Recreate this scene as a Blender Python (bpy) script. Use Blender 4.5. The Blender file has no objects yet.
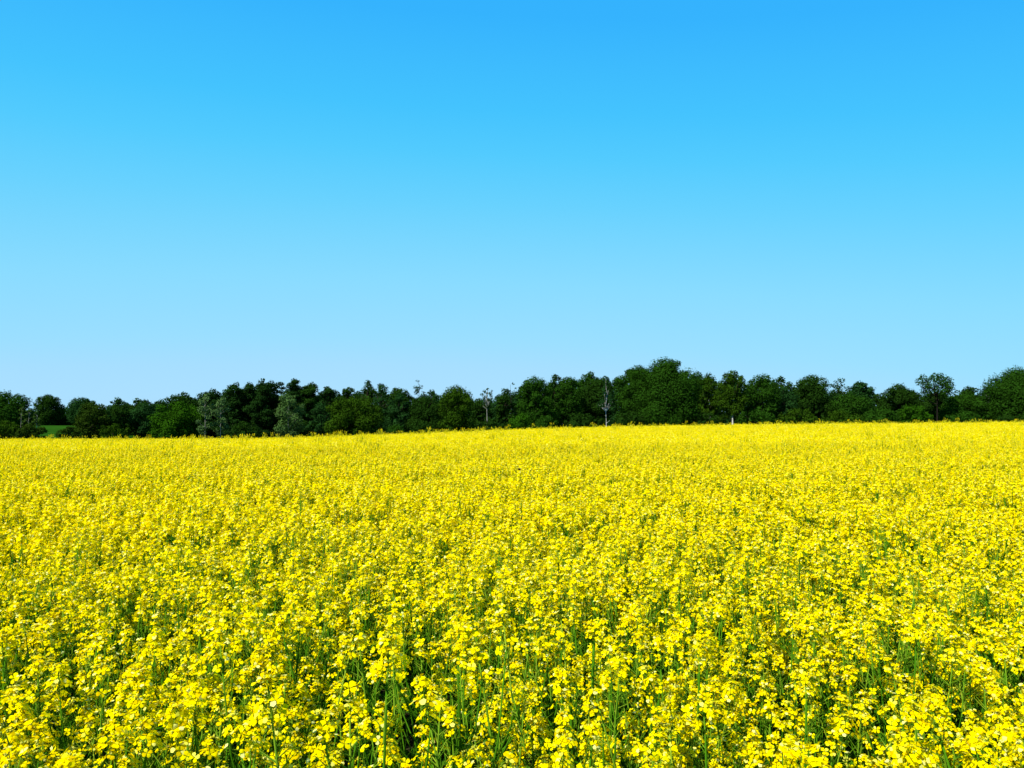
import bpy, math, random
import numpy as np
from mathutils import Vector, Matrix, Euler

R = math.radians
rng = np.random.default_rng(11)
random.seed(11)
scene = bpy.context.scene
COL = scene.collection

# ------------------------------------------------------------------ camera
F = 745.0                 # focal length in pixels of a 1024 wide frame
HOR = 432.0               # pixel row of eye level
CAM_Z = 1.75
PITCH = math.atan((HOR - 384.0) / F)
cam_d = bpy.data.cameras.new('camera')
cam_d.sensor_width = 36.0
cam_d.lens = F / 1024.0 * 36.0
cam_d.clip_start = 0.05
cam_d.clip_end = 8000.0
cam = bpy.data.objects.new('camera', cam_d)
cam.location = (0, 0, CAM_Z)
cam.rotation_euler = (R(90) + PITCH, 0, 0)
COL.objects.link(cam)
scene.camera = cam

# ------------------------------------------------------------------ sky, sun, exposure
SUN_EL, SUN_AZ = 47.0, 222.0      # azimuth clockwise from +Y (view direction): behind the viewer, far to the left
EXPOSURE = 0.9
SKY_LEVEL = 1.0 / 2 ** EXPOSURE
SKY_STRENGTH = 0.10
SUN_STRENGTH = 4.6
world = bpy.data.worlds.new('World')
scene.world = world
world.use_nodes = True
nt = world.node_tree
nt.nodes.clear()
sky = nt.nodes.new('ShaderNodeTexSky')
sky.sky_type = 'NISHITA'
sky.sun_disc = False
sky.sun_elevation = R(SUN_EL)
sky.sun_rotation = R(SUN_AZ)
sky.air_density, sky.dust_density, sky.ozone_density = 1.0, 0.3, 1.5
# the clear spring sky: the Nishita sky graded to the strong cyan of the photograph by height above the horizon
tcw = nt.nodes.new('ShaderNodeTexCoord')
dotn = nt.nodes.new('ShaderNodeVectorMath'); dotn.operation = 'DOT_PRODUCT'
dotn.inputs[1].default_value = (0.04, 0.0, 1.0)      # a little deeper away from the sun's side
ramp = nt.nodes.new('ShaderNodeValToRGB')
SKY_STOPS = [(0.0, (.43, .735, 1)), (.085, (.372, .723, 1)), (.12, (.318, .728, 1)), (.196, (.245, .71, 1)), (.294, (.134, .645, 1)),
             (.354, (.080, .60, 1)), (.404, (.053, .55, 1)), (.455, (.042, .50, 1)), (.50, (.031, .455, 1)), (.54, (.029, .445, 1)), (1.0, (.012, .24, .75))]
while len(ramp.color_ramp.elements) < len(SKY_STOPS): ramp.color_ramp.elements.new(0.5)
for e_, (p_, c_) in zip(ramp.color_ramp.elements, SKY_STOPS):
    e_.position = p_; e_.color = (*c_, 1)
gain = nt.nodes.new('ShaderNodeVectorMath'); gain.operation = 'SCALE'
gain.inputs['Scale'].default_value = SKY_LEVEL / SKY_STRENGTH
mixs = nt.nodes.new('ShaderNodeMix'); mixs.data_type = 'RGBA'; mixs.inputs[0].default_value = 0.97
bg = nt.nodes.new('ShaderNodeBackground')
wo = nt.nodes.new('ShaderNodeOutputWorld')
nt.links.new(tcw.outputs['Generated'], dotn.inputs[0])
sepw = nt.nodes.new('ShaderNodeSeparateXYZ')          # and deeper towards the east and west of the view
sq = nt.nodes.new('ShaderNodeMath'); sq.operation = 'MULTIPLY'
sqa = nt.nodes.new('ShaderNodeMath'); sqa.operation = 'MULTIPLY_ADD'; sqa.inputs[1].default_value = 0.12
nt.links.new(tcw.outputs['Generated'], sepw.inputs[0])
nt.links.new(sepw.outputs[0], sq.inputs[0]); nt.links.new(sepw.outputs[0], sq.inputs[1])
nt.links.new(sq.outputs[0], sqa.inputs[0]); nt.links.new(dotn.outputs['Value'], sqa.inputs[2])
nt.links.new(sqa.outputs[0], ramp.inputs[0])
nt.links.new(ramp.outputs[0], gain.inputs[0])
nt.links.new(sky.outputs[0], mixs.inputs[6]); nt.links.new(gain.outputs[0], mixs.inputs[7])
nt.links.new(mixs.outputs[2], bg.inputs['Color'])
bg.inputs['Strength'].default_value = SKY_STRENGTH
nt.links.new(bg.outputs[0], wo.inputs['Surface'])

sun_d = bpy.data.lights.new('sun', 'SUN')
sun_d.energy = SUN_STRENGTH
sun_d.angle = R(0.53)
sun_d.color = (1.0, 0.95, 0.86)
sun = bpy.data.objects.new('sun', sun_d)
az, el = R(SUN_AZ), R(SUN_EL)
to_sun = Vector((math.sin(az) * math.cos(el), math.cos(az) * math.cos(el), math.sin(el)))
sun.rotation_euler = to_sun.to_track_quat('Z', 'Y').to_euler()
sun.location = (-20, -30, 60)
COL.objects.link(sun)

vs = scene.view_settings
vs.view_transform = 'Standard'
vs.look = 'None'
vs.exposure = EXPOSURE
vs.gamma = 1.0
vs.use_curve_mapping = False
scene.render.engine = 'CYCLES'
cy = scene.cycles
cy.max_bounces = 6
cy.diffuse_bounces = 4
cy.glossy_bounces = 2
cy.transmission_bounces = 3
cy.transparent_max_bounces = 4
cy.sample_clamp_indirect = 6.0

# ------------------------------------------------------------------ small tools
FWD = np.array([0, math.cos(PITCH), math.sin(PITCH)])
UP = np.array([0, -math.sin(PITCH), math.cos(PITCH)])

def at(px, py, dist):
    """point at depth dist (metres along +Y) seen at a pixel"""
    d = FWD * F + UP * (384.0 - py) + np.array([px - 512.0, 0, 0])
    return np.array([0, 0, CAM_Z]) + d * (dist / d[1])

def to_px(x, y, z):
    v = np.stack([x, y, z - CAM_Z], -1)
    dep = v @ FWD
    return 512 + F * v[..., 0] / dep, 384 - F * (v @ UP) / dep

CREST_Y = 45.0
CROP_H = 1.21
_cpx = np.array([-500, 0, 150, 250, 320, 400, 512, 640, 768, 900, 1024, 1500.])
_cpy = np.array([440.8, 440.5, 440.2, 439.2, 437.4, 434.3, 429.8, 426, 424.4, 423.4, 422.2, 420.])
_cx = (_cpx - 512) * CREST_Y / F
_cz = CAM_Z + (HOR - _cpy) * CREST_Y / F - CROP_H

def sstep(a, b, t):
    t = np.clip((t - a) / (b - a), 0, 1)
    return t * t * (3 - 2 * t)

def ground_z(x, y):
    x = np.asarray(x, float); y = np.asarray(y, float)
    zc = np.interp(x, _cx, _cz)
    t = np.clip(y / CREST_Y, 0, 1)
    near = zc * t ** 1.5
    drop = sstep(CREST_Y, 130, y)
    z = near * (1 - drop) - 1.3 * drop
    z = z + (4.6 + 1.3) * sstep(170, 335, y)
    return z

def link(o):
    COL.objects.link(o); return o

def tag(o, label=None, cat=None, group=None, kind=None):
    if label: o['label'] = label
    if cat: o['category'] = cat
    if group: o['group'] = group
    if kind: o['kind'] = kind
    return o

def mesh_from(name, V, Q, mats, mi=None, smooth=False):
    """V (n,3), Q list of (faces array (m,3|4)) -> mesh"""
    me = bpy.data.meshes.new(name)
    V = np.asarray(V, np.float32)
    loops, starts, tot = [], [], 0
    for q in Q:
        if len(q) == 0: continue
        n = q.shape[1]
        loops.append(q.ravel())
        starts.append(tot + np.arange(len(q)) * n)
        tot += q.size
    loops = np.concatenate(loops).astype(np.int32); starts = np.concatenate(starts).astype(np.int32)
    me.vertices.add(len(V)); me.vertices.foreach_set('co', V.ravel())
    me.loops.add(len(loops)); me.loops.foreach_set('vertex_index', loops)
    me.polygons.add(len(starts)); me.polygons.foreach_set('loop_start', starts)
    for m in mats: me.materials.append(m)
    if mi is not None: me.polygons.foreach_set('material_index', np.asarray(mi, np.int32))
    if smooth: me.polygons.foreach_set('use_smooth', np.ones(len(starts), bool))
    me.update(); me.validate()
    return me

class Geo:
    """collects quads and tris with material slots"""
    def __init__(self): self.v, self.q, self.t, self.qm, self.tm, self.n = [], [], [], [], [], 0
    def add(self, V, Qd=None, Tr=None, m=0):
        V = np.asarray(V, float).reshape(-1, 3)
        if Qd is not None and len(Qd):
            Qd = np.asarray(Qd); self.q.append(Qd + self.n); self.qm.append(np.full(len(Qd), m))
        if Tr is not None and len(Tr):
            Tr = np.asarray(Tr); self.t.append(Tr + self.n); self.tm.append(np.full(len(Tr), m))
        self.v.append(V); self.n += len(V)
    def merge(self, other, M=None, mmap=None):
        V = np.concatenate(other.v)
        if M is not None: V = V @ M[:3, :3].T + M[:3, 3]
        off = self.n
        for a, b in zip(other.q, other.qm):
            self.q.append(a + off); self.qm.append(b if mmap is None else np.array([mmap[k] for k in b]))
        for a, b in zip(other.t, other.tm):
            self.t.append(a + off); self.tm.append(b if mmap is None else np.array([mmap[k] for k in b]))
        self.v.append(V); self.n += len(V)
    def mesh(self, name, mats, smooth=False):
        Q = ([np.concatenate(self.q)] if self.q else []) + ([np.concatenate(self.t)] if self.t else [])
        mi = np.concatenate((self.qm if self.q else []) + (self.tm if self.t else []))
        return mesh_from(name, np.concatenate(self.v), Q, mats, mi, smooth)

def norm(a): return a / np.maximum(np.linalg.norm(a, axis=-1, keepdims=True), 1e-9)

def frames(nrm, g):
    """two random tangents for each normal"""
    r = norm(g.normal(size=nrm.shape))
    a = norm(np.cross(nrm, r)); b = np.cross(nrm, a)
    return a, b

def tube(geo, pts, rad, sides=4, m=0, cap=True):
    pts = np.asarray(pts, float); n = len(pts)
    rad = np.broadcast_to(rad, (n,))
    tan = norm(np.gradient(pts, axis=0))
    ref = np.array([0.31, 0.95, 0.07])
    a = norm(np.cross(tan, ref)); b = np.cross(tan, a)
    th = np.arange(sides) * 2 * math.pi / sides
    V = pts[:, None] + rad[:, None, None] * (a[:, None] * np.cos(th)[None, :, None] + b[:, None] * np.sin(th)[None, :, None])
    Qd = []
    for i in range(n - 1):
        for j in range(sides):
            k = (j + 1) % sides
            Qd.append((i * sides + j, i * sides + k, (i + 1) * sides + k, (i + 1) * sides + j))
    Tr = []
    if cap:
        o = (n - 1) * sides
        Tr = [(o, o + j, o + j + 1) for j in range(1, sides - 1)]
    geo.add(V, Qd, Tr, m)

# ------------------------------------------------------------------ materials
def mat(name):
    m = bpy.data.materials.new(name); m.use_nodes = True
    t = m.node_tree; t.nodes.clear()
    return m, t

def leafy(name, cols, stops, trans=0.3, trans_tint=(1, 1, 1), gloss=0.04, rough=0.5, noise=None):
    """thin living tissue: diffuse + light passing through + a little sheen; colour varies from piece to piece"""
    m, t = mat(name)
    N, L = t.nodes.new, t.links.new
    geo = N('ShaderNodeNewGeometry'); ramp = N('ShaderNodeValToRGB')
    while len(ramp.color_ramp.elements) < len(cols): ramp.color_ramp.elements.new(0.5)
    for e, c, s in zip(ramp.color_ramp.elements, cols, stops): e.position = s; e.color = (*c, 1)
    if noise:
        oi = N('ShaderNodeObjectInfo'); ad = N('ShaderNodeMath'); ad.operation = 'ADD'
        tc = N('ShaderNodeTexCoord'); nz = N('ShaderNodeTexNoise'); nz.inputs['Scale'].default_value = noise
        nz.inputs['Detail'].default_value = 2
        L(tc.outputs['Object'], nz.inputs['Vector'])
        mr = N('ShaderNodeMapRange'); mr.inputs[1].default_value = .3; mr.inputs[2].default_value = .7
        mr.inputs[3].default_value = -.25; mr.inputs[4].default_value = .25
        L(nz.outputs[0], mr.inputs[0]); L(mr.outputs[0], ad.inputs[0]); L(geo.outputs['Random Per Island'], ad.inputs[1])
        L(ad.outputs[0], ramp.inputs[0])
    else:
        L(geo.outputs['Random Per Island'], ramp.inputs[0])
    d = N('ShaderNodeBsdfDiffuse'); L(ramp.outputs[0], d.inputs['Color'])
    tr = N('ShaderNodeBsdfTranslucent')
    mul = N('ShaderNodeMix'); mul.data_type = 'RGBA'; mul.blend_type = 'MULTIPLY'; mul.inputs[0].default_value = 1
    L(ramp.outputs[0], mul.inputs[6]); mul.inputs[7].default_value = (*trans_tint, 1); L(mul.outputs[2], tr.inputs['Color'])
    mx = N('ShaderNodeMixShader'); mx.inputs[0].default_value = trans
    L(d.outputs[0], mx.inputs[1]); L(tr.outputs[0], mx.inputs[2])
    out = N('ShaderNodeOutputMaterial')
    if gloss:
        gl = N('ShaderNodeBsdfGlossy'); gl.inputs['Roughness'].default_value = rough
        m2 = N('ShaderNodeMixShader'); m2.inputs[0].default_value = gloss
        L(mx.outputs[0], m2.inputs[1]); L(gl.outputs[0], m2.inputs[2]); L(m2.outputs[0], out.inputs['Surface'])
    else:
        L(mx.outputs[0], out.inputs['Surface'])
    return m

def rough_mat(name, c1, c2, scale, rough=0.9, bump=0.0, detail=6):
    m, t = mat(name)
    N, L = t.nodes.new, t.links.new
    tc = N('ShaderNodeTexCoord'); nz = N('ShaderNodeTexNoise')
    nz.inputs['Scale'].default_value = scale; nz.inputs['Detail'].default_value = detail
    L(tc.outputs['Object'], nz.inputs['Vector'])
    ramp = N('ShaderNodeValToRGB')
    ramp.color_ramp.elements[0].position = .35; ramp.color_ramp.elements[0].color = (*c1, 1)
    ramp.color_ramp.elements[1].position = .65; ramp.color_ramp.elements[1].color = (*c2, 1)
    L(nz.outputs[0], ramp.inputs[0])
    p = N('ShaderNodeBsdfPrincipled'); p.inputs['Roughness'].default_value = rough
    p.inputs['Specular IOR Level'].default_value = 0.0
    L(ramp.outputs[0], p.inputs['Base Color'])
    if bump:
        b = N('ShaderNodeBump'); b.inputs['Strength'].default_value = bump
        L(nz.outputs[0], b.inputs['Height']); L(b.outputs[0], p.inputs['Normal'])
    out = N('ShaderNodeOutputMaterial'); L(p.outputs[0], out.inputs['Surface'])
    return m

M_PETAL = leafy('petal', [(.73, .49, .0), (.82, .67, .0), (.84, .745, .0), (.85, .78, .02), (.88, .84, .26)], [0, .32, .80, .89, 1.0], trans=.38, trans_tint=(1, .95, .6), gloss=.0)
M_BUD = leafy('bud', [(.26, .32, .02), (.46, .40, .01)], [0, 1], trans=.1, gloss=.03)
M_POD = leafy('pod', [(.08, .20, .006), (.24, .34, .02)], [0, 1], trans=.15, gloss=.0)
M_STEM = leafy('stem', [(.020, .080, .002), (.06, .17, .005)], [0, 1], trans=.08, gloss=.0, rough=.4)
M_LEAF = leafy('leaf', [(.022, .088, .002), (.06, .175, .005)], [0, 1], trans=.3, trans_tint=(1, 1, .3), gloss=.006, rough=.45)
M_SOIL = rough_mat('soil', (.02, .026, .008), (.035, .035, .014), 3.0, bump=.4)
M_MEADOW = rough_mat('meadow_grass', (.011, .044, .003), (.018, .068, .005), .15, rough=1)
M_BARK = rough_mat('bark', (.016, .014, .009), (.04, .034, .022), 2.5, bump=.3)
M_DARKBARK = rough_mat('dark_bark', (.007, .007, .005), (.018, .016, .011), 2.5)
M_WHITEBARK = rough_mat('white_bark', (.30, .31, .27), (.58, .59, .54), 1.2, bump=.1)
M_PALEBARK = rough_mat('pale_bark', (.13, .13, .10), (.24, .24, .19), 1.5, bump=.1)
M_BEE = rough_mat('insect_body', (.012, .009, .006), (.03, .02, .01), 300)
M_WING = leafy('wing', [(.25, .25, .22), (.35, .35, .3)], [0, 1], trans=.6, gloss=.1)

# ------------------------------------------------------------------ ground and meadow
def spread(*segs):
    out = []
    for a, b, n in segs: out.append(np.linspace(a, b, n, endpoint=False))
    return np.unique(np.concatenate(out))

gx = spread((-5000, -400, 14), (-400, -90, 20), (-90, 90, 121), (90, 400, 20), (400, 5001, 15))
gy = spread((-300, -5, 12), (-5, 60, 88), (60, 400, 100), (400, 6001, 20))

def sheet(name, xs, ys, dz, m):
    X, Y = np.meshgrid(xs, ys)
    Z = ground_z(X, Y) + dz
    nx, ny = len(xs), len(ys)
    i = np.arange((ny - 1) * nx).reshape(ny - 1, nx)[:, :-1].ravel()
    Qd = np.stack([i, i + 1, i + nx + 1, i + nx], 1)
    me = mesh_from(name, np.stack([X.ravel(), Y.ravel(), Z.ravel()], 1), [Qd], [m], smooth=True)
    return tag(link(bpy.data.objects.new(name, me)), kind='structure')

sheet('ground', gx, gy, 0.0, M_SOIL)
mx_ = spread((-330, 120, 60)); my_ = spread((205, 372, 60))
sheet('meadow', mx_, my_, 0.05, M_MEADOW)

# ------------------------------------------------------------------ rapeseed: flower heads
def flower_geo(geo, C, Nn, size, g, lod):
    """four petals round each flower centre C with facing Nn"""
    n = len(C)
    a, b = frames(Nn, g)
    if lod == 2:                                   # far: one irregular four-pointed face for a flower
        s = size[:, None] * g.uniform(1.05, 1.6, (n, 1))
        V = np.stack([C + a * s, C + b * s, C - a * s, C - b * s], 1)
        geo.add(V, np.arange(4 * n).reshape(n, 4), m=0); return
    for k in range(4):
        th = k * math.pi / 2 + g.normal(0, .12, n)
        d = a * np.cos(th)[:, None] + b * np.sin(th)[:, None]
        w = np.cross(Nn, d)
        Ln = (size * g.uniform(.85, 1.12, n))[:, None]
        cup = (g.normal(.25, .28, n))[:, None]
        wd = Ln * g.uniform(.36, .5, (n, 1))
        base = C + d * Ln * .12
        mid = C + d * Ln * .62 + Nn * Ln * cup * .55
        tip = C + d * Ln * 1.0 + Nn * Ln * (cup * .55 - g.uniform(.0, .3, (n, 1)))
        if lod == 1:
            V = np.stack([base, mid + w * wd * 1.35, tip + d * Ln * .15, mid - w * wd * 1.35], 1)
            geo.add(V, np.arange(4 * n).reshape(n, 4), m=0)
        else:
            V = np.stack([base - w * Ln * .07, base + w * Ln * .07, mid + w * wd, mid - w * wd, tip + w * wd * .62, tip - w * wd * .62], 1)
            i = np.arange(n)[:, None] * 6
            Qd = np.concatenate([i + np.array([[0, 1, 2, 3]]), i + np.array([[3, 2, 4, 5]])])
            geo.add(V, Qd, m=0)

def ellipsoids(geo, C, D, ln, r, m):
    n = len(C)
    a, b = frames(D, rng)
    top = C + D * ln[:, None]
    mid = C + D * ln[:, None] * .45
    r = r[:, None]
    V = np.stack([C, mid + a * r, mid + b * r, mid - a * r, mid - b * r, top], 1)
    i = np.arange(n)[:, None] * 6
    T = np.concatenate([i + np.array([[0, 2 - (k == 9), 1]]) for k in [0]] + [i + np.array([f]) for f in
        [(0, 3, 2), (0, 4, 3), (0, 1, 4), (5, 1, 2), (5, 2, 3), (5, 3, 4), (5, 4, 1)]])
    geo.add(V, None, T, m)

def sticks(geo, A, B, r, m):
    n = len(A)
    d = norm(B - A); a, b = frames(d, rng)
    r = np.broadcast_to(np.asarray(r, float), (n,))[:, None]
    V = []
    for k in range(3):
        th = k * 2.094
        o = (a * math.cos(th) + b * math.sin(th)) * r
        V += [A + o, B + o * .45]
    V = np.stack(V, 1)
    i = np.arange(n)[:, None] * 6
    Qd = np.concatenate([i + np.array([f]) for f in [(0, 2, 3, 1), (2, 4, 5, 3), (4, 0, 1, 5)]])
    geo.add(V, Qd, None, m)

def raceme(g, lod, full=1.0, nf=None):
    """local frame: origin on the stalk at the lowest open flower, +Z up. returns petals, buds, pods (Geo each)"""
    nf = nf or max(9, int(g.integers(17, 29) * full))
    h = np.sort(g.uniform(0, 1, nf) ** .8) * .052 * g.uniform(.6, 1.5)
    az_ = np.arange(nf) * 2.39996 + g.uniform(0, 6.28) + g.normal(0, .2, nf)
    t = np.linspace(0, 1, nf)
    el_ = (20 + 42 * t) * math.pi / 180 + g.normal(0, .16, nf)
    ln = (.026 - .010 * t) * g.uniform(.6, 1.45, nf)
    D = np.stack([np.cos(az_) * np.cos(el_), np.sin(az_) * np.cos(el_), np.sin(el_)], 1)
    A = np.stack([0 * h, 0 * h, h], 1)
    C = A + D * ln[:, None]
    Nn = norm(D * .95 + np.array([0, 0, .40]) + g.normal(0, .40, (nf, 3)))
    pet, bud, pod = Geo(), Geo(), Geo()
    flower_geo(pet, C, Nn, np.full(nf, .0091) * g.uniform(.8, 1.12, nf), g, lod)
    if lod < 2:
        nb = 9 if lod == 0 else 4
        ba = g.uniform(0, 6.28, nb); bt = g.uniform(.2, 1.3, nb)
        BD = norm(np.stack([np.cos(ba) * np.cos(bt), np.sin(ba) * np.cos(bt), np.sin(bt)], 1))
        top = np.array([0, 0, h.max() + .004])
        ellipsoids(bud, top + BD * .006, BD, g.uniform(.006, .009, nb), np.full(nb, .0022 if lod == 0 else .003), 0)
        npod = int(g.integers(7, 16)) if lod == 0 else 5
        pz = -g.uniform(.006, .085, npod)
        pa = g.uniform(0, 6.28, npod)
        pl = (.016 + .30 * -pz) * g.uniform(.8, 1.2, npod)
        PD = norm(np.stack([np.cos(pa), np.sin(pa), g.uniform(.5, 1.3, npod)], 1))
        P0 = np.stack([0 * pz, 0 * pz, pz], 1)
        if lod == 0:
            sticks(pod, A, C, .0007, 0)
        sticks(pod, P0, P0 + PD * pl[:, None], .0012 if lod == 0 else .0016, 0)
        tube(pod, [(0, 0, -.09), (0, 0, -.04), (0, 0, h.max() + .006)], [.0019, .0016, .0011], 4 if lod == 0 else 3, 0)
    return pet, bud, pod

def leaf_geo(g, ln, wd, m=0):
    """clasping lance-shaped leaf along +X, drooping"""
    geo = Geo(); n = 5
    V = []
    for i in range(n + 1):
        t = i / n
        w = wd * (math.sin(math.pi * min(1, .18 + t * .82)) ** .8) * (1 if i < n else 0.12) * g.uniform(.9, 1.1)
        x = ln * (t - .12 * t * t); z = ln * (.42 * t - .62 * t * t)
        wave = g.normal(0, .06) * wd
        V += [(x, -w, z + .25 * w + wave), (x, 0, z), (x, w, z + .25 * w - wave)]
    Qd = []
    for i in range(n):
        o = i * 3
        Qd += [(o, o + 3, o + 4, o + 1), (o + 1, o + 4, o + 5, o + 2)]
    geo.add(V, Qd, None, m)
    return geo

def mtx(loc, rot):
    return np.array(Matrix.Translation(Vector(loc)) @ Euler(rot).to_matrix().to_4x4())

def plant_plan(g, H=1.15, nb=None, tall=False):
    """stem geometry, flower head placements [(loc, rot, fullness)], leaf placements [(loc, rot, length, width)]"""
    st = Geo(); heads = []; leaves = []
    lean = g.normal(0, .05, 2)
    def main(t): return np.array([lean[0] * t * t, lean[1] * t * t, H * t]) + np.array([math.sin(t * 5 + lean[0] * 90), math.cos(t * 4.2 + lean[1] * 90) - 1, 0]) * .006
    P = np.array([main(t) for t in np.linspace(0, 1, 8)])
    tube(st, P, np.linspace(.0048, .0020, 8) * (1.25 if tall else 1), 5)
    heads.append((P[-1] + [0, 0, .0], (-lean[1] * 1.2, lean[0] * 1.2, g.uniform(0, 6.28)), 1.1))
    nb = nb if nb is not None else int(g.integers(11, 16))
    a0 = g.uniform(0, 6.28)
    for k in range(nb):
        t0 = .40 + .43 * k / max(nb - 1, 1) + g.normal(0, .02)
        p0 = main(t0)
        a = a0 + k * 2.39996 + g.normal(0, .2)
        out = g.uniform(.07, .27) * (1.12 - .40 * (k / nb))
        zt = H * (1.01 - .20 * g.uniform(0, 1) ** 1.3)
        zt = max(zt, p0[2] + .1)
        e = np.array([math.cos(a), math.sin(a), 0])
        pts = [p0 + e * out * s + np.array([0, 0, (zt - p0[2]) * u]) for s, u in ((0, 0), (.38, .22), (.72, .5), (.93, .78), (1, 1))]
        tube(st, pts, [.0025, .0022, .0019, .0017, .0014], 4)
        tilt = g.uniform(.03, .38)
        heads.append((pts[-1], (-math.sin(a) * tilt, math.cos(a) * tilt, g.uniform(0, 6.28)), g.uniform(.3, .85)))
        if k < 7:
            leaves.append((p0, (g.normal(0, .15), g.uniform(-.75, -.1), a + g.normal(0, .3)), g.uniform(.08, .17), g.uniform(.014, .028)))
    for k in range(3):
        t0 = g.uniform(.18, .45)
        leaves.append((main(t0), (g.normal(0, .2), g.uniform(-.5, .2), g.uniform(0, 6.28)), g.uniform(.14, .24), g.uniform(.025, .045)))
    return st, heads, leaves

# shared meshes
N_RAC, N_PLANT = 14, 14
RAC_SPLIT, RAC_JOIN = [], []
for i in range(N_RAC):
    full = .32 + .86 * (i / (N_RAC - 1))
    pet, bud, pod = raceme(rng, 0, full)
    RAC_SPLIT.append((pet.mesh('petals', [M_PETAL]), bud.mesh('buds', [M_BUD]), pod.mesh('pods', [M_POD], True)))
    j = Geo(); j.merge(pet, None, {0: 0}); j.merge(bud, None, {0: 1}); j.merge(pod, None, {0: 2})
    RAC_JOIN.append(j.mesh('flower_head', [M_PETAL, M_BUD, M_POD]))
LEAF_UNIT = [leaf_geo(rng, 1.0, .17).mesh('leaf', [M_LEAF]) for _ in range(5)]

def add_child(name, me, parent, loc=(0, 0, 0), rot=(0, 0, 0), scl=(1, 1, 1)):
    o = bpy.data.objects.new(name, me); link(o)
    o.parent = parent; o.location = loc; o.rotation_euler = rot; o.scale = scl
    return o

PLANT_GROUP = 'rapeseed plants standing in the front of the field'
def build_plant(plan, name, split):
    st, heads, leaves = plan
    root = link(bpy.data.objects.new(name, None)); root.empty_display_size = .1
    add_child('stem', st.mesh('stem', [M_STEM], True), root)
    for loc, rot, full in heads:
        k = int(np.clip(round((full - .32) / .86 * (N_RAC - 1) + rng.normal(0, 1.5)), 0, N_RAC - 1))
        if split:
            h = add_child('flower_head', RAC_SPLIT[k][0], root, loc, rot)
            add_child('bud_cluster', RAC_SPLIT[k][1], h); add_child('seed_pods', RAC_SPLIT[k][2], h)
        else:
            add_child('flower_head', RAC_JOIN[k], root, loc, rot)
    for q, (loc, rot, ln, wd) in enumerate(leaves if split else leaves[:7]):
        add_child('leaf', LEAF_UNIT[q % 5], root, loc, rot, (ln, wd / .17, ln))
    return root

def copy_plant(root):
    r = root.copy(); link(r)
    for ch in root.children:
        c = ch.copy(); link(c); c.parent = r
        for gch in ch.children:
            d = gch.copy(); link(d); d.parent = c
    return r

# ------------------------------------------------------------------ where the plants stand
def field_noise(x, y):
    return (np.sin(x * 2.1 + 1.3 * np.sin(y * 1.7)) * np.sin(y * 2.6 + 1.1 * np.sin(x * 1.9 + 2)) * .6
            + np.sin(x * 5.3 + 2 + np.sin(y * 3.1)) * np.sin(y * 4.7 + 1) * .4)

DENS = 36.0
def wedge(y0, y1, dens, pad):
    A = (pad + .72 * (y0 + y1) / 2 * 1.0) * 2 * (y1 - y0)
    n = int(A * dens * 1.3)
    y = np.sqrt(rng.uniform(y0 * y0, y1 * y1, n))
    hw = .70 * y + pad
    x = rng.uniform(-1, 1, n) * (.70 * y1 + pad)
    k = np.abs(x) < hw
    # uniform density over the band instead of the sqrt draw
    y = rng.uniform(y0, y1, n)
    k = np.abs(x) < .70 * y + pad
    area_box = 2 * (.70 * y1 + pad) * (y1 - y0)
    want = int(area_box * dens)
    x, y, k = x[:want], y[:want], k[:want]
    return x[k], y[k]

xs, ys = [], []
cell = {}
for y0, y1, pad in ((.55, 3, 1.0), (3, 8, 1.2), (8, 20, 1.5)):
    x, y = wedge(y0, y1, DENS * 2.2, pad)
    keep = []
    for i in range(len(x)):                         # keep plants apart from each other
        key = (int(x[i] / .12 + 1000), int(y[i] / .12)); ok = True
        for dx in (-1, 0, 1):
            for dy in (-1, 0, 1):
                for (a, b) in cell.get((key[0] + dx, key[1] + dy), ()):
                    if (a - x[i]) ** 2 + (b - y[i]) ** 2 < .105 ** 2: ok = False
        if ok and rng.uniform() < .99 - (.50 if y[i] < 4.2 else .22) * (field_noise(x[i], y[i]) < -.12):
            keep.append(i); cell.setdefault(key, []).append((x[i], y[i]))
    xs.append(x[keep]); ys.append(y[keep])
PX, PY = np.concatenate(xs), np.concatenate(ys)
PZ = ground_z(PX, PY)
hn = field_noise(PX * .7 + 3, PY * .7)
PS = 1.0 + .045 * hn + rng.normal(0, .035, len(PX))
hx, hy = to_px(PX, PY, PZ + PS * 1.14)
inview = (hx > -25) & (hx < 1049) & (hy < 800) & (PY > 1.0)
order = np.argsort(np.where(inview, np.hypot(PX, PY), 1e9))
N_IND = 294
ind = order[:N_IND]
is_ind = np.zeros(len(PX), bool); is_ind[ind] = True

plans = [plant_plan(np.random.default_rng(100 + i), 1.13 + .04 * math.sin(i * 2.4)) for i in range(N_PLANT)]
proto = {}
NEAR_SPLIT = 100
for r_, i in enumerate(ind):
    v = int(rng.integers(N_PLANT)); split = r_ < NEAR_SPLIT
    key = (v, split)
    if key not in proto:
        root = build_plant(plans[v], 'rapeseed_plant', split); proto[key] = root
    else:
        root = copy_plant(proto[key])
    root.location = (PX[i], PY[i], PZ[i]); root.rotation_euler = (0, 0, rng.uniform(0, 6.28))
    s = PS[i]; root.scale = (s, s, s)
    if split:
        tag(root, 'yellow flowering rapeseed plant with large single petals showing in the nearest rows', 'rapeseed plant', 'rapeseed plants in the nearest rows')
    else:
        tag(root, 'yellow flowering rapeseed plant just behind the nearest rows, its petals small but still separate', 'rapeseed plant', 'rapeseed plants just behind the nearest rows')

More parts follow.
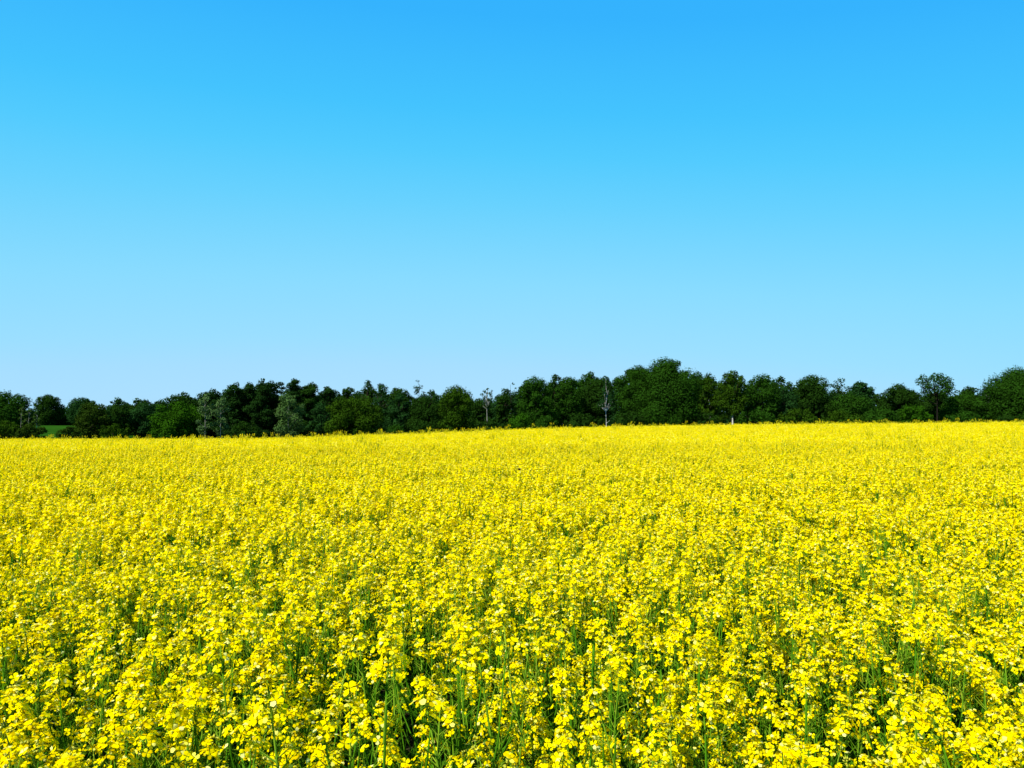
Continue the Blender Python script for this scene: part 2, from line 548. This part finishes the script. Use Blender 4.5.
# tall stalks that stand out of the crop, nearly without petals
def stalk(px, top, dist, label, nb, flowers):
    p = at(px, top, dist)
    gz = float(ground_z(p[0], p[1]))
    H = p[2] - gz
    g = np.random.default_rng(int(px))
    st = Geo()
    root = link(bpy.data.objects.new('tall_rapeseed_stalk', None)); root.location = (p[0], p[1], gz)
    P = np.array([(.012 * math.sin(t * 4 + px), .012 * math.cos(t * 3), H * t) for t in np.linspace(0, 1, 9)])
    tube(st, P, np.linspace(.0068, .0035, 9), 6)
    tips = [(P[-1], 0.0, 0.0)]
    for k in range(nb):
        t0 = .72 + .22 * k / max(nb, 1); a = g.uniform(0, 6.28); o = g.uniform(.04, .09)
        p0 = np.array([0.01 * math.sin(t0 * 4 + px), .012 * math.cos(t0 * 3), H * t0]); e = np.array([math.cos(a), math.sin(a), 0])
        pts = [p0, p0 + e * o * .6 + [0, 0, .05], p0 + e * o + [0, 0, .13]]
        tube(st, pts, [.0035, .003, .002], 4); tips.append((pts[-1], a, .2))
    add_child('stem', st.mesh('stem', [M_STEM], True), root)
    for q, (tp, a, tl) in enumerate(tips):
        pet, bud, pod = RAC_SPLIT[int(g.integers(0, N_RAC))]
        rot = (-math.sin(a) * tl, math.cos(a) * tl, g.uniform(0, 6))
        if q < flowers: add_child('flower_head', pet, root, tp, rot)
        add_child('bud_cluster', bud, root, tp, rot); add_child('seed_pods', pod, root, tp, rot)
    for q in range(3):
        add_child('leaf', LEAF_UNIT[q], root, (0, 0, H * (.55 + .1 * q)), (0, -.7, g.uniform(0, 6)), (.12, .1, .12))
    tag(root, label, 'rapeseed plant', 'tall green stalks standing above the blossom')
stalk(303, 500, 4.6, 'thin dark green rapeseed stalk standing above the blossom left of the middle of the field', 3, 0)
stalk(520, 503, 5.0, 'short dark rapeseed stalk with hardly any petals in the middle of the field', 2, 0)
stalk(593, 640, 1.95, 'thick bare pair of green rapeseed stalks in front, right of the middle', 1, 1)
stalk(913, 598, 2.5, 'dark forked green rapeseed stalk with hardly any petals near the right edge', 4, 0)
stalk(735, 556, 3.6, 'slim bare green rapeseed stalk between the yellow heads right of the middle', 2, 0)
stalk(190, 600, 2.6, 'slim bare green rapeseed stalk among yellow heads near the left edge', 2, 1)

# ------------------------------------------------------------------ the rest of the field: one object
def lod1_plant(plan, g):
    st, heads, leaves = plan
    geo = Geo(); geo.merge(st, None, {0: 2})
    for loc, rot, full in heads:
        pet, bud, pod = raceme(g, 1, full * 1.3)
        M = mtx(loc, rot)
        geo.merge(pet, M, {0: 0}); geo.merge(bud, M, {0: 1}); geo.merge(pod, M, {0: 2})
    for loc, rot, ln, wd in leaves:
        lf = leaf_geo(g, ln, wd); geo.merge(lf, mtx(loc, rot), {0: 3})
    return geo.mesh('rapeseed_mid', [M_PETAL, M_BUD, M_STEM, M_LEAF])

def lod2_patch(g, half, n_head):
    geo = Geo()
    for k in range(n_head):
        x, y = g.uniform(-half, half, 2)
        z = 1.13 - abs(g.normal(0, .12)) + (g.uniform(.03, .14) if g.uniform() < .05 else 0)
        pet, _, _ = raceme(g, 2, 1, nf=int(g.integers(8, 12)))
        geo.merge(pet, mtx((x, y, z), (g.normal(0, .15), g.normal(0, .15), 0)), {0: 0})
    for k in range(14):
        x, y = g.uniform(-half, half, 2); a = g.uniform(0, 3.14)
        e = np.array([math.cos(a), math.sin(a), 0]) * .004
        b = np.array([x, y, .3]); t = np.array([x + g.normal(0, .04), y + g.normal(0, .04), 1.1])
        geo.add([b - e, b + e, t + e * .5, t - e * .5], [(0, 1, 2, 3)], None, 1)
    for k in range(40):
        c = np.array([*g.uniform(-half, half, 2), g.uniform(.5, .85)])
        a, b = norm(g.normal(size=3)) * .1, norm(g.normal(size=3)) * .03
        geo.add([c - a, c + b, c + a, c - b], [(0, 1, 2, 3)], None, 2)
    return geo.mesh('rapeseed_far', [M_PETAL, M_STEM, M_LEAF])

protos = []
for i in range(8):
    protos.append(bpy.data.objects.new('rapeseed_mid', lod1_plant(plans[i], np.random.default_rng(300 + i))))
for i in range(5):
    protos.append(bpy.data.objects.new('rapeseed_far', lod2_patch(np.random.default_rng(400 + i), .45, 190)))

pts, rots, scls, var = [], [], [], []
rest = np.where(~is_ind)[0]
for i in rest:
    pts.append((PX[i], PY[i], PZ[i])); rots.append((0, 0, rng.uniform(0, 6.28))); s = PS[i]; scls.append((s, s, s)); var.append(int(rng.integers(8)))
# far patches
FAR0, FAR1, STEP = 19.6, 78.0, .72
yy = FAR0
while yy < FAR1:
    hw = .70 * yy + 2.0
    for xx in np.arange(-hw, hw, STEP):
        x = xx + rng.normal(0, .12); y = yy + rng.normal(0, .12)
        s = 1 + .05 * field_noise(x * .35, y * .35) + rng.normal(0, .02)
        pts.append((x, y, float(ground_z(x, y)))); rots.append((0, 0, rng.uniform(0, 6.28))); scls.append((1, 1, s)); var.append(8 + int(rng.integers(5)))
    yy += STEP
# plants that stand taller than the rest, most of all along the far crest
for k in range(1300):
    y = rng.uniform(14, 56) if k < 500 else rng.uniform(38, 50)
    x = rng.uniform(-1, 1) * (.70 * y + 1)
    s = min(1.3, 1.03 + abs(rng.normal(0, .10)) * (1.25 if x < 0 else 1.05))
    pts.append((x, y, float(ground_z(x, y)))); rots.append((rng.normal(0, .03), rng.normal(0, .03), rng.uniform(0, 6.28))); w_ = .55 if y > 34 else .9; scls.append((w_, w_, s)); var.append(int(rng.integers(8)))

me = bpy.data.meshes.new('rapeseed_field')
me.vertices.add(len(pts)); me.vertices.foreach_set('co', np.array(pts, np.float32).ravel())
for nm, ty, data in (('turn', 'FLOAT_VECTOR', rots), ('size', 'FLOAT_VECTOR', scls)):
    at_ = me.attributes.new(nm, ty, 'POINT'); at_.data.foreach_set('vector', np.array(data, np.float32).ravel())
at_ = me.attributes.new('variant', 'INT', 'POINT'); at_.data.foreach_set('value', np.array(var, np.int32))
field = link(bpy.data.objects.new('rapeseed_field', me))
tag(field, 'dense mass of yellow rapeseed blossom stretching to the crest of the field', 'rapeseed field', kind='stuff')
ng = bpy.data.node_groups.new('field_plants', 'GeometryNodeTree')
ng.interface.new_socket('Geometry', in_out='INPUT', socket_type='NodeSocketGeometry')
ng.interface.new_socket('Geometry', in_out='OUTPUT', socket_type='NodeSocketGeometry')
GN = ng.nodes.new
gi, go, jn = GN('NodeGroupInput'), GN('NodeGroupOutput'), GN('GeometryNodeJoinGeometry')
def named(nm, ty):
    n = GN('GeometryNodeInputNamedAttribute'); n.data_type = ty; n.inputs['Name'].default_value = nm; return n.outputs['Attribute']
a_t, a_s, a_v = named('turn', 'FLOAT_VECTOR'), named('size', 'FLOAT_VECTOR'), named('variant', 'INT')
e2r = GN('FunctionNodeEulerToRotation'); ng.links.new(a_t, e2r.inputs[0])
for k, p in enumerate(protos):
    iop = GN('GeometryNodeInstanceOnPoints'); oi = GN('GeometryNodeObjectInfo'); cmp_ = GN('FunctionNodeCompare')
    oi.inputs['Object'].default_value = p
    cmp_.data_type = 'INT'; cmp_.operation = 'EQUAL'
    ng.links.new(a_v, cmp_.inputs[2]); cmp_.inputs[3].default_value = k
    ng.links.new(gi.outputs[0], iop.inputs['Points']); ng.links.new(cmp_.outputs[0], iop.inputs['Selection'])
    ng.links.new(oi.outputs['Geometry'], iop.inputs['Instance'])
    ng.links.new(e2r.outputs[0], iop.inputs['Rotation']); ng.links.new(a_s, iop.inputs['Scale'])
    ng.links.new(iop.outputs[0], jn.inputs[0])
ng.links.new(jn.outputs[0], go.inputs[0])
field.modifiers.new('plants', 'NODES').node_group = ng

# ------------------------------------------------------------------ trees
LEAFMATS = {}
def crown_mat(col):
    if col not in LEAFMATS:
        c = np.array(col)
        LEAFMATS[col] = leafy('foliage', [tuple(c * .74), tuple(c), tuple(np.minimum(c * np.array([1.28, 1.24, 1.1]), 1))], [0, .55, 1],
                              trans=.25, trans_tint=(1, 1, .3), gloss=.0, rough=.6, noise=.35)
    return LEAFMATS[col]

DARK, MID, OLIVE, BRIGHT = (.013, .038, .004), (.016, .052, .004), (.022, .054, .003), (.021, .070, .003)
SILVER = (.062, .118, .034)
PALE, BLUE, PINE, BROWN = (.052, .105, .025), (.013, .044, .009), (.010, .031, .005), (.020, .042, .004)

def leaf_cloud(geo, C, Rr, g, size, cover, flat=1.0, m=0):
    """leaf sprays on the shell of each bough: C (k,3), Rr (k,3 radii)"""
    for c, r in zip(C, Rr):
        area = 4 * math.pi * ((r[0] * r[1] + r[0] * r[2] + r[1] * r[2]) / 3)
        n = max(6, int(cover * area / (size * size * .6)))
        d = norm(g.normal(size=(n, 3)))
        rad = np.clip(g.normal(.88, .16, n), .2, 1.22)
        P = c + d * r * rad[:, None]
        nn = norm(d * 1.1 + g.normal(0, .42, (n, 3)) + np.array([0, 0, .35]))
        a, b = frames(nn, g)
        s = size * g.uniform(.55, 1.25, (n, 1))
        V = np.stack([P + a * s * .75, P + b * s * .42, P - a * s * .6, P - b * s * .45], 1)
        geo.add(V, np.arange(4 * n).reshape(n, 4), m=m)

def limb_path(a, b, g, sag=.06):
    ts = np.linspace(0, 1, 5)[:, None]
    L = np.linalg.norm(b - a)
    p = a + (b - a) * ts
    p += np.sin(ts * math.pi) * (g.normal(0, .05, 3) * L + np.array([0, 0, -sag * L]))
    return p

NT = [0]
def tree(name, px0, px1, top, dist, kind, col, label, cat='tree', group=None, low=None, bark=None, cover=None, limb_bark=None):
    NT[0] += 1
    g = np.random.default_rng(1000 + NT[0] * 7)
    cpx = (px0 + px1) / 2
    T = at(cpx, top, dist)
    base = np.array([T[0], dist, float(ground_z(T[0], dist))])
    H = T[2] - base[2]
    W = (px1 - px0) * dist / F
    root = link(bpy.data.objects.new(name, None)); root.location = base; root.empty_display_size = 1
    low = {'round': .10, 'bush': -.02, 'pine': .12, 'birch': .22, 'pale': .06, 'open': .60, 'sparse': .45}[kind] if low is None else low
    zl = H * low
    cz, hz = (zl + H) / 2, (H - zl) / 2
    C, Rr = [], []
    size = .30 if dist < 200 else .45
    if kind in ('round', 'bush', 'pale'):
        n = int(np.clip(W * hz * .30, 11, 34))
        for k in range(n):
            t = (k + .5) / n
            z = -1 + 2 * t; ph = k * 2.39996 + g.normal(0, .35)
            rr = math.sqrt(max(0, 1 - abs(z) ** (2.6 if kind != 'pale' else 2.0)))
            lr = min(W, 2 * hz) * g.uniform(.12, .25)
            sh = g.uniform(.66, 1.0)
            p = np.array([math.cos(ph) * rr * (W / 2 - lr * .7) * sh, math.sin(ph) * rr * (W / 2 - lr * .7) * sh, cz + z * (hz - lr * .8) * g.uniform(.93, 1.0)])
            C.append(p); Rr.append(np.array([lr, lr, lr * g.uniform(.7, .95)]))
        lr = min(W, 2 * hz) * .16
        C.append(np.array([g.normal(0, W * .05), 0, H - lr * .9])); Rr.append(np.array([lr, lr, lr * .9]))
        for k in range(5):                      # boughs that break the outline
            a_ = g.uniform(0, 6.28); e_ = g.uniform(.25, 1.2); lr = min(W, 2 * hz) * g.uniform(.05, .09)
            C.append(np.array([math.cos(a_) * math.cos(e_) * W * .47, math.sin(a_) * math.cos(e_) * W * .47, cz + math.sin(e_) * (hz - lr * .6)])); Rr.append(np.array([lr, lr, lr * .9]))
        cov = {'round': .9, 'bush': .9, 'pale': .8}[kind]
    elif kind == 'pine':
        W *= 1.6
        n = int(np.clip(W * hz * .8, 22, 44))
        for k in range(n):
            t = (k + g.uniform(0, 1)) / n
            ph = g.uniform(0, 6.28); rr = (W / 2) * (1.0 - .58 * t ** 1.8) * g.uniform(.25, .92)
            lr = W * g.uniform(.15, .24) * (1 - .35 * t)
            C.append(np.array([math.cos(ph) * rr, math.sin(ph) * rr, zl + t * (H - zl - lr * .6)])); Rr.append(np.array([lr, lr, lr * .5]))
        C.append(np.array([g.normal(0, W * .06), 0, H - W * .09])); Rr.append(np.array([W * .11, W * .11, W * .12]))
        cov = .95
    elif kind == 'birch':
        n = int(np.clip(W * hz * .8, 12, 28))
        for k in range(n):
            t = g.uniform(0, 1)
            ph = g.uniform(0, 6.28); rr = (W / 2) * (math.sin(math.pi * (.18 + .78 * t)) ** .8) * g.uniform(.25, .85)
            lr = W * g.uniform(.12, .19)
            C.append(np.array([math.cos(ph) * rr, math.sin(ph) * rr, zl + t * (H - zl - lr)])); Rr.append(np.array([lr * .8, lr * .8, lr * 1.3]))
        C.append(np.array([0, 0, H - W * .14])); Rr.append(np.array([W * .08, W * .08, W * .15]))
        cov = .55
    elif kind == 'open':
        n = 25
        for k in range(n):
            ph = k * 2.39996; t = (k + .5) / n
            z = -1 + 2 * t; rr = math.sqrt(1 - z * z * .9)
            lr = W * g.uniform(.075, .135)
            sh = g.uniform(.5, 1.05); C.append(np.array([math.cos(ph) * rr * (W / 2 - lr) * sh, math.sin(ph) * rr * (W / 2 - lr) * sh, cz + z * (hz - lr)])); Rr.append(np.array([lr, lr, lr * .85]))
        cov = .58
    else:   # sparse
        n = 26
        for k in range(n):
            t = g.uniform(0, 1); ph = g.uniform(0, 6.28)
            rr = W / 2 * (math.sin(math.pi * (.2 + .7 * t))) * g.uniform(.3, .95); lr = W * g.uniform(.08, .14)
            C.append(np.array([math.cos(ph) * rr, math.sin(ph) * rr, zl + t * (H - zl - lr)])); Rr.append(np.array([lr, lr, lr * .7]))
        cov = .42
    if cover is not None: cov = cover
    C, Rr = np.array(C), np.array(Rr)
    geo = Geo()
    leaf_cloud(geo, C, Rr, g, size, cov)
    if kind in ('round', 'bush', 'pine'):       # dense inner foliage
        nc = int(np.clip(W * hz * 4, 60, 700))
        d = norm(g.normal(size=(nc, 3))) * (g.uniform(0, 1, (nc, 1)) ** .4)
        P = d * np.array([W * .36, W * .36, hz * .74]) + np.array([0, 0, cz])
        if kind == 'pine': P[:, :2] *= (1.15 - .75 * np.clip((P[:, 2:3] - zl) / (H - zl), 0, 1))
        nn = norm(g.normal(size=(nc, 3))); a, b = frames(nn, g); s = g.uniform(.45, .95, (nc, 1))
        V = np.stack([P + a * s * .8, P + b * s * .5, P - a * s * .8, P - b * s * .5], 1)
        geo.add(V, np.arange(4 * nc).reshape(nc, 4), m=0)
    crown = geo.mesh('crown', [crown_mat(col)])
    add_child('crown', crown, root)
    # trunk and limbs
    tg = Geo()
    bark = bark or {'birch': M_WHITEBARK, 'pale': M_PALEBARK, 'sparse': M_BARK}.get(kind, M_BARK)
    tr = max(.09, H * (.0085 if kind in ('birch', 'sparse', 'pale') else .018))
    topt = .5 if kind == 'birch' else .92 if kind in ('pine', 'pale', 'sparse') else .68
    tp = np.array([[math.sin(t * 3 + NT[0]) * .012 * H * t, math.cos(t * 2.6 + NT[0]) * .012 * H * t, H * topt * t] for t in np.linspace(0, 1, 8)])
    if kind == 'bush':
        tp[:, 2] *= .8
    tube(tg, tp, np.linspace(1, .22, 8) * tr, 7)
    add_child('trunk', tg.mesh('trunk', [bark], True), root)
    lg = Geo()
    sel = C if len(C) <= 18 else C[g.choice(len(C), 18, replace=False)]
    for c in sel:
        zs = float(np.clip(c[2] - np.hypot(c[0], c[1]) * .8, max(.15 * H, zl * .6), H * topt * .97))
        k = np.interp(zs, tp[:, 2], np.arange(8)); i0 = int(min(k, 6)); f = k - i0
        a = tp[i0] * (1 - f) + tp[i0 + 1] * f
        tube(lg, limb_path(a, c, g), np.linspace(.42, .1, 5) * tr * (1.25 if kind in ('birch', 'sparse') else 1.0), 5)
    add_child('limbs', lg.mesh('limbs', [limb_bark or bark], True), root)
    tag(root, label, cat, group or 'trees along the edge of the wood')
    return root

T = tree
# ---- far trees behind the meadow gap
T('round_tree', 35, 63, 394, 340, 'round', DARK, 'dark dome shaped tree standing alone behind the green meadow', low=-.04)
T('round_tree', 66, 98, 397, 330, 'round', BLUE, 'rounded dark tree just right of the gap where the meadow shows', low=-.04)
for i, x in enumerate((22, 40, 58, 76, 94, 112)):
    T('shrub', x - 18, x + 18, 409 + (i * 5) % 4, 352 + i % 3, 'bush', DARK, 'dark shrub of the hedge line along the far edge of the green meadow', cat='shrub', group='shrubs along the far edge of the meadow', low=-.7)
T('broadleaf_tree', 56, 76, 407, 352, 'bush', BRIGHT, 'low fresh green tree in the sky gap behind the meadow')
# ---- back row
GB = 'trees in the back row of the wood'
back = [
 (-40, 2, 394, DARK, 'round', 'dark back row tree cut by the left edge of the picture'),
 (108, 130, 397, BLUE, 'round', 'small round topped back row tree above the low brownish trees'),
 (127, 154, 398, DARK, 'round', 'dark flat topped back row tree left of the bright green bushy tree'),
 (150, 171, 397, BLUE, 'sparse', 'thin crowned back row tree peeping over left of the bright green bushy tree'),
 (164, 202, 392, DARK, 'round', 'dark rounded back row tree rising behind the bright green bushy tree'),
 (200, 228, 390, PINE, 'pine', 'dark pine rising behind the pair of pale trees'),
 (316, 338, 387, PINE, 'pine', 'short dark pine right of the tallest narrow pine'),
 (334, 361, 387, DARK, 'round', 'dark tree directly behind the olive brown dome'),
 (384, 415, 387, DARK, 'round', 'dark tree below and left of the lone feathery tree top'),
 (422, 443, 389, BLUE, 'round', 'small bluish tree between feathery tree top and olive round tree'),
 (504, 518, 380, BLUE, 'sparse', 'thin feathery tree top left of the fresh green tree in the middle'),
 (544, 566, 374, DARK, 'round', 'dark tree top right behind the fresh green middle tree'),
 (574, 602, 371, MID, 'round', 'dark green tree top just left of the forked white birch'),
 (694, 722, 372, BLUE, 'birch', 'thin topped bluish birch on the right shoulder of the great oak'),
 (772, 794, 376, DARK, 'round', 'dark low tree top in the dip right of the twin round tops'),
 (844, 876, 381, BLUE, 'round', 'bluish round tree right of the bare forked twigs'),
 (952, 982, 386, DARK, 'round', 'dark brownish tree filling the dip right of the lone open oak'),
 (978, 998, 385, BLUE, 'birch', 'slim bluish tree against the big tree at the right edge'),
]
for a, b, t_, c, k, lb in back:
    T({'pine': 'pine_tree', 'birch': 'birch_tree'}.get(k, 'broadleaf_tree'), a, b, t_, 214 + (a % 7) * 2.5, k, c, lb, group=GB)
# ---- main row
main = [
 ('broadleaf_tree', -18, 34, 391, 172, 'round', MID, 'broad green tree at the left edge with pale stems before it'),
 ('broadleaf_tree', 74, 112, 402, 178, 'bush', BROWN, 'low broad olive brown tree right of the meadow gap'),
 ('broadleaf_tree', 104, 132, 404, 182, 'bush', DARK, 'low dark tree between olive brown tree and bluish grey tree'),
 ('broadleaf_tree', 126, 160, 402, 186, 'round', BLUE, 'bluish grey tree left of the bright green bushy tree'),
 ('broadleaf_tree', 150, 205, 401, 168, 'bush', BRIGHT, 'bright green bushy tree bulging from the left part of the wood edge'),
 ('willow_tree', 196, 216, 393, 166, 'pale', SILVER, 'pale grey green tree, left one of the slender pair beside dark pines'),
 ('willow_tree', 212, 231, 397, 167, 'pale', SILVER, 'pale grey green tree, right lower one of the slender pair beside dark pines'),
 ('pine_tree', 224, 244, 383, 188, 'pine', PINE, 'dark pine directly right of the slender pale pair'),
 ('pine_tree', 238, 260, 383, 192, 'pine', PINE, 'dark ragged pine below the little feathery top'),
 ('pine_tree', 252, 274, 381, 186, 'pine', PINE, 'dark pine left behind the full pale willow'),
 ('larch_tree', 257, 269, 377, 200, 'sparse', BLUE, 'small feathery tree top sticking out between dark pines'),
 ('pine_tree', 266, 285, 381, 190, 'pine', PINE, 'dark pine straight behind the full pale willow'),
 ('willow_tree', 272, 306, 393, 168, 'pale', PALE, 'full pale grey green willow in front of the dark pines'),
 ('pine_tree', 284, 303, 379, 187, 'pine', PINE, 'tallest narrow dark pine right behind the pale willow'),
 ('pine_tree', 298, 322, 383, 189, 'pine', DARK, 'dark pine sloping down right of the tallest narrow pine'),
 ('broadleaf_tree', 306, 334, 402, 176, 'bush', BLUE, 'bluish green bushy tree between pale willow and olive brown dome'),
 ('broadleaf_tree', 324, 384, 396, 168, 'bush', OLIVE, 'wide olive brown dome of leaves in front of the wood'),
 ('poplar_tree', 358, 376, 380, 186, 'round', DARK, 'tall square shouldered dark tree above the olive brown dome'),
 ('poplar_tree', 370, 392, 383, 184, 'round', BLUE, 'dark bluish tree leaning on the square shouldered tall tree'),
 ('broadleaf_tree', 384, 412, 393, 180, 'round', BLUE, 'dull bluish tree right of the olive brown dome'),
 ('larch_tree', 410, 428, 379, 196, 'sparse', BLUE, 'lone feathery see-through tree top left of the olive round tree'),
 ('broadleaf_tree', 404, 446, 396, 180, 'round', DARK, 'dark tree standing under the lone feathery tree top'),
 ('round_tree', 436, 478, 385, 170, 'round', OLIVE, 'olive green tree with a smooth round top left of the pale trunk'),
 ('pine_tree', 479, 495, 387, 170, 'open', BLUE, 'slim tree with pale forked trunk and small dark cap'),
 ('broadleaf_tree', 464, 492, 398, 184, 'round', DARK, 'dark tree behind the pale forked trunk'),
 ('broadleaf_tree', 492, 518, 388, 182, 'round', DARK, 'dark round tree right of the pale forked trunk'),
 ('broadleaf_tree', 514, 558, 376, 172, 'round', MID, 'fresh green broad tree in the middle of the wood edge'),
 ('broadleaf_tree', 552, 584, 377, 176, 'round', MID, 'green tree with ragged top right of the fresh green middle tree'),
 ('broadleaf_tree', 576, 614, 379, 182, 'round', DARK, 'dark tree behind the forked white birch'),
 ('birch_tree', 595, 616, 376, 168, 'birch', BLUE, 'slender birch with forked white trunk left of the great oak'),
 ('oak_tree', 612, 660, 365, 176, 'round', MID, 'tall dark green tree forming the left shoulder of the great oak'),
 ('oak_tree', 632, 700, 358, 166, 'round', MID, 'great oak, the tallest and widest crown of the wood'),
 ('broadleaf_tree', 690, 722, 376, 180, 'round', OLIVE, 'dull olive tree right below the great oak'),
 ('birch_tree', 716, 748, 370, 172, 'round', OLIVE, 'pointed olive tree with a white trunk at its foot'),
 ('broadleaf_tree', 742, 780, 374, 176, 'round', MID, 'green round tree beside the pointed olive tree'),
 ('broadleaf_tree', 768, 800, 386, 178, 'round', BLUE, 'bluish green tree with drooping boughs left of the ragged peak'),
 ('broadleaf_tree', 792, 832, 374, 182, 'round', DARK, 'dark tree with a ragged peak left of the bare forked twigs'),
 ('ash_tree', 823, 853, 376, 180, 'sparse', BLUE, 'nearly bare tree of forked grey twigs against the sky'),
 ('broadleaf_tree', 828, 878, 392, 176, 'round', MID, 'dull green tree under the bare forked twigs'),
 ('broadleaf_tree', 878, 920, 383, 182, 'round', DARK, 'dark purplish tree rising left of the lone open oak'),
 ('oak_tree', 914, 957, 371, 170, 'open', MID, 'lone open crowned oak with dark trunk and sky showing through'),
 ('broadleaf_tree', 914, 950, 391, 180, 'bush', DARK, 'dark tree behind the trunk of the lone open oak'),
 ('broadleaf_tree', 940, 990, 392, 174, 'round', MID, 'green tree at the foot of the lone open oak'),
 ('oak_tree', 985, 1062, 367, 168, 'round', MID, 'big green tree cut by the right edge of the picture'),
]
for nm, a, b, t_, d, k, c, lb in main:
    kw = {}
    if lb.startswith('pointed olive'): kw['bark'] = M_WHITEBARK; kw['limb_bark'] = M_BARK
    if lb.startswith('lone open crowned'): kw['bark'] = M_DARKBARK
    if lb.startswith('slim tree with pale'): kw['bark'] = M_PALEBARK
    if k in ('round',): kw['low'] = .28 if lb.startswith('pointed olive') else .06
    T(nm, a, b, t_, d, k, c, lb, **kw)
# pale young stems at the left edge
for i, (x, t_) in enumerate(((22, 406), (29, 408), (37, 411))):
    T('young_birch', x - 4.5, x + 4.5, t_, 164, 'pale', (.038, .075, .012), 'thin pale young birch in front of the broad tree at the left edge', group='thin young birches at the left edge', bark=M_PALEBARK)
# ---- shrubs along the foot of the wood
shr = [
 (58, 80, 426, BROWN, 'low brownish shrub at the right end of the meadow gap'),
 (-12, 24, 420, OLIVE, 'olive shrub at the foot of the broad left edge tree'),
 (16, 46, 423, BROWN, 'brown green shrub at the left end of the meadow gap'),
 (98, 130, 423, OLIVE, 'olive shrub below the low dark tree'),
 (226, 262, 421, DARK, 'dark shrub below the pines left of the full pale willow'),
 (385, 406, 424, MID, 'small green shrub right of the olive brown dome'),
 (402, 440, 420, DARK, 'dark shrub below the lone feathery tree top'),
 (474, 506, 419, DARK, 'dark shrub around the foot of the pale forked trunk'),
 (505, 536, 413, BRIGHT, 'bright shrub at the left foot of the fresh green middle tree'),
 (530, 560, 415, MID, 'green shrub at the right foot of the fresh green middle tree'),
 (560, 602, 413, DARK, 'dark shrub left of the forked white birch'),
 (612, 650, 411, DARK, 'dark shrub below the left shoulder of the great oak'),
 (684, 722, 411, DARK, 'dark shrub left of the white trunk of the pointed olive tree'),
 (734, 778, 409, MID, 'green shrub right of the white trunk of the pointed olive tree'),
 (774, 822, 408, OLIVE, 'broad olive shrub below the ragged peaked tree'),
 (816, 868, 410, OLIVE, 'long low olive shrub under the bare forked twigs'),
 (862, 898, 407, MID, 'green shrub in the dip left of the hawthorn bloom'),
 (893, 932, 404, BRIGHT, 'fresh green shrub left of the dark oak trunk'),
 (940, 986, 410, MID, 'green shrub right of the dark oak trunk'),
 (978, 1034, 414, DARK, 'dark shrub at the foot of the big right edge tree'),
]
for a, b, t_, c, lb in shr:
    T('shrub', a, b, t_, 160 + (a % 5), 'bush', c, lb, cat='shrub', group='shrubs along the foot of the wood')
# the wood goes on behind: a third row that nobody sees but for dark gaps
SIL = [(96, 402), (110, 400), (120, 398), (130, 402), (142, 400), (165, 398), (183, 394), (195, 395), (205, 392), (222, 388), (230, 385), (250, 384), (262, 382),
       (275, 384), (283, 392), (290, 382), (305, 385), (318, 391), (326, 388), (350, 388), (357, 390), (363, 382), (380, 384), (388, 389), (410, 391), (440, 390),
       (450, 388), (470, 392), (477, 398), (494, 394), (510, 389), (520, 381), (540, 378), (570, 375), (594, 373), (612, 374), (630, 366), (660, 361), (690, 366),
       (700, 371), (718, 376), (730, 372), (750, 379), (762, 374), (780, 378), (792, 382), (804, 376), (820, 380), (832, 387), (855, 383), (872, 385), (880, 393),
       (900, 384), (915, 387), (930, 391), (950, 390), (966, 387), (976, 390), (990, 384), (1004, 376), (1030, 372)]
sx, sy_ = zip(*SIL)
for i, x in enumerate(range(98, 1040, 13)):
    T('broadleaf_tree', x - 15, x + 15, float(np.interp(x, sx, sy_)) + 3.5 + 2 * math.sin(i * 2.4), 232 + (i * 7) % 9, 'bush', BLUE if i % 3 else DARK,
      'dark tree deep in the wood, only glimpsed between the crowns before it', group='trees deep in the wood', low=-.35)

# ------------------------------------------------------------------ a bumblebee over the blossom
p = at(519.5, 469.5, 4.3)
bee = link(bpy.data.objects.new('bumblebee', None)); bee.location = p
bee.rotation_euler = (0, .2, .8)
def ball(geo, c, r, m=0, n=10, k=6):
    c, r = np.array(c), np.array(r)
    V = [c + r * np.array([math.cos(2 * math.pi * j / n) * math.sin(math.pi * (i + .02) / (k + .04)), math.sin(2 * math.pi * j / n) * math.sin(math.pi * (i + .02) / (k + .04)), math.cos(math.pi * (i + .02) / (k + .04))]) for i in range(k + 1) for j in range(n)]
    Qd = [(i * n + j, i * n + (j + 1) % n, (i + 1) * n + (j + 1) % n, (i + 1) * n + j) for i in range(k) for j in range(n)]
    geo.add(V, Qd, None, m)
bg_ = Geo(); ball(bg_, (-.006, 0, 0), (.0075, .0052, .0052)); ball(bg_, (.003, 0, .0008), (.005, .0048, .0048)); ball(bg_, (.0085, 0, -.0005), (.0028, .003, .003))
add_child('body', bg_.mesh('body', [M_BEE], True), bee)
for s in (-1, 1):
    w = Geo(); w.add([(.002, s * .003, .004), (.005, s * .014, .007), (0, s * .017, .007), (-.005, s * .012, .006), (-.003, s * .003, .004)], None, [(0, 1, 2), (0, 2, 3), (0, 3, 4)])
    add_child('wing', w.mesh('wing', [M_WING]), bee)
tag(bee, 'small dark bumblebee hovering over the yellow blossom in the middle', 'bumblebee')
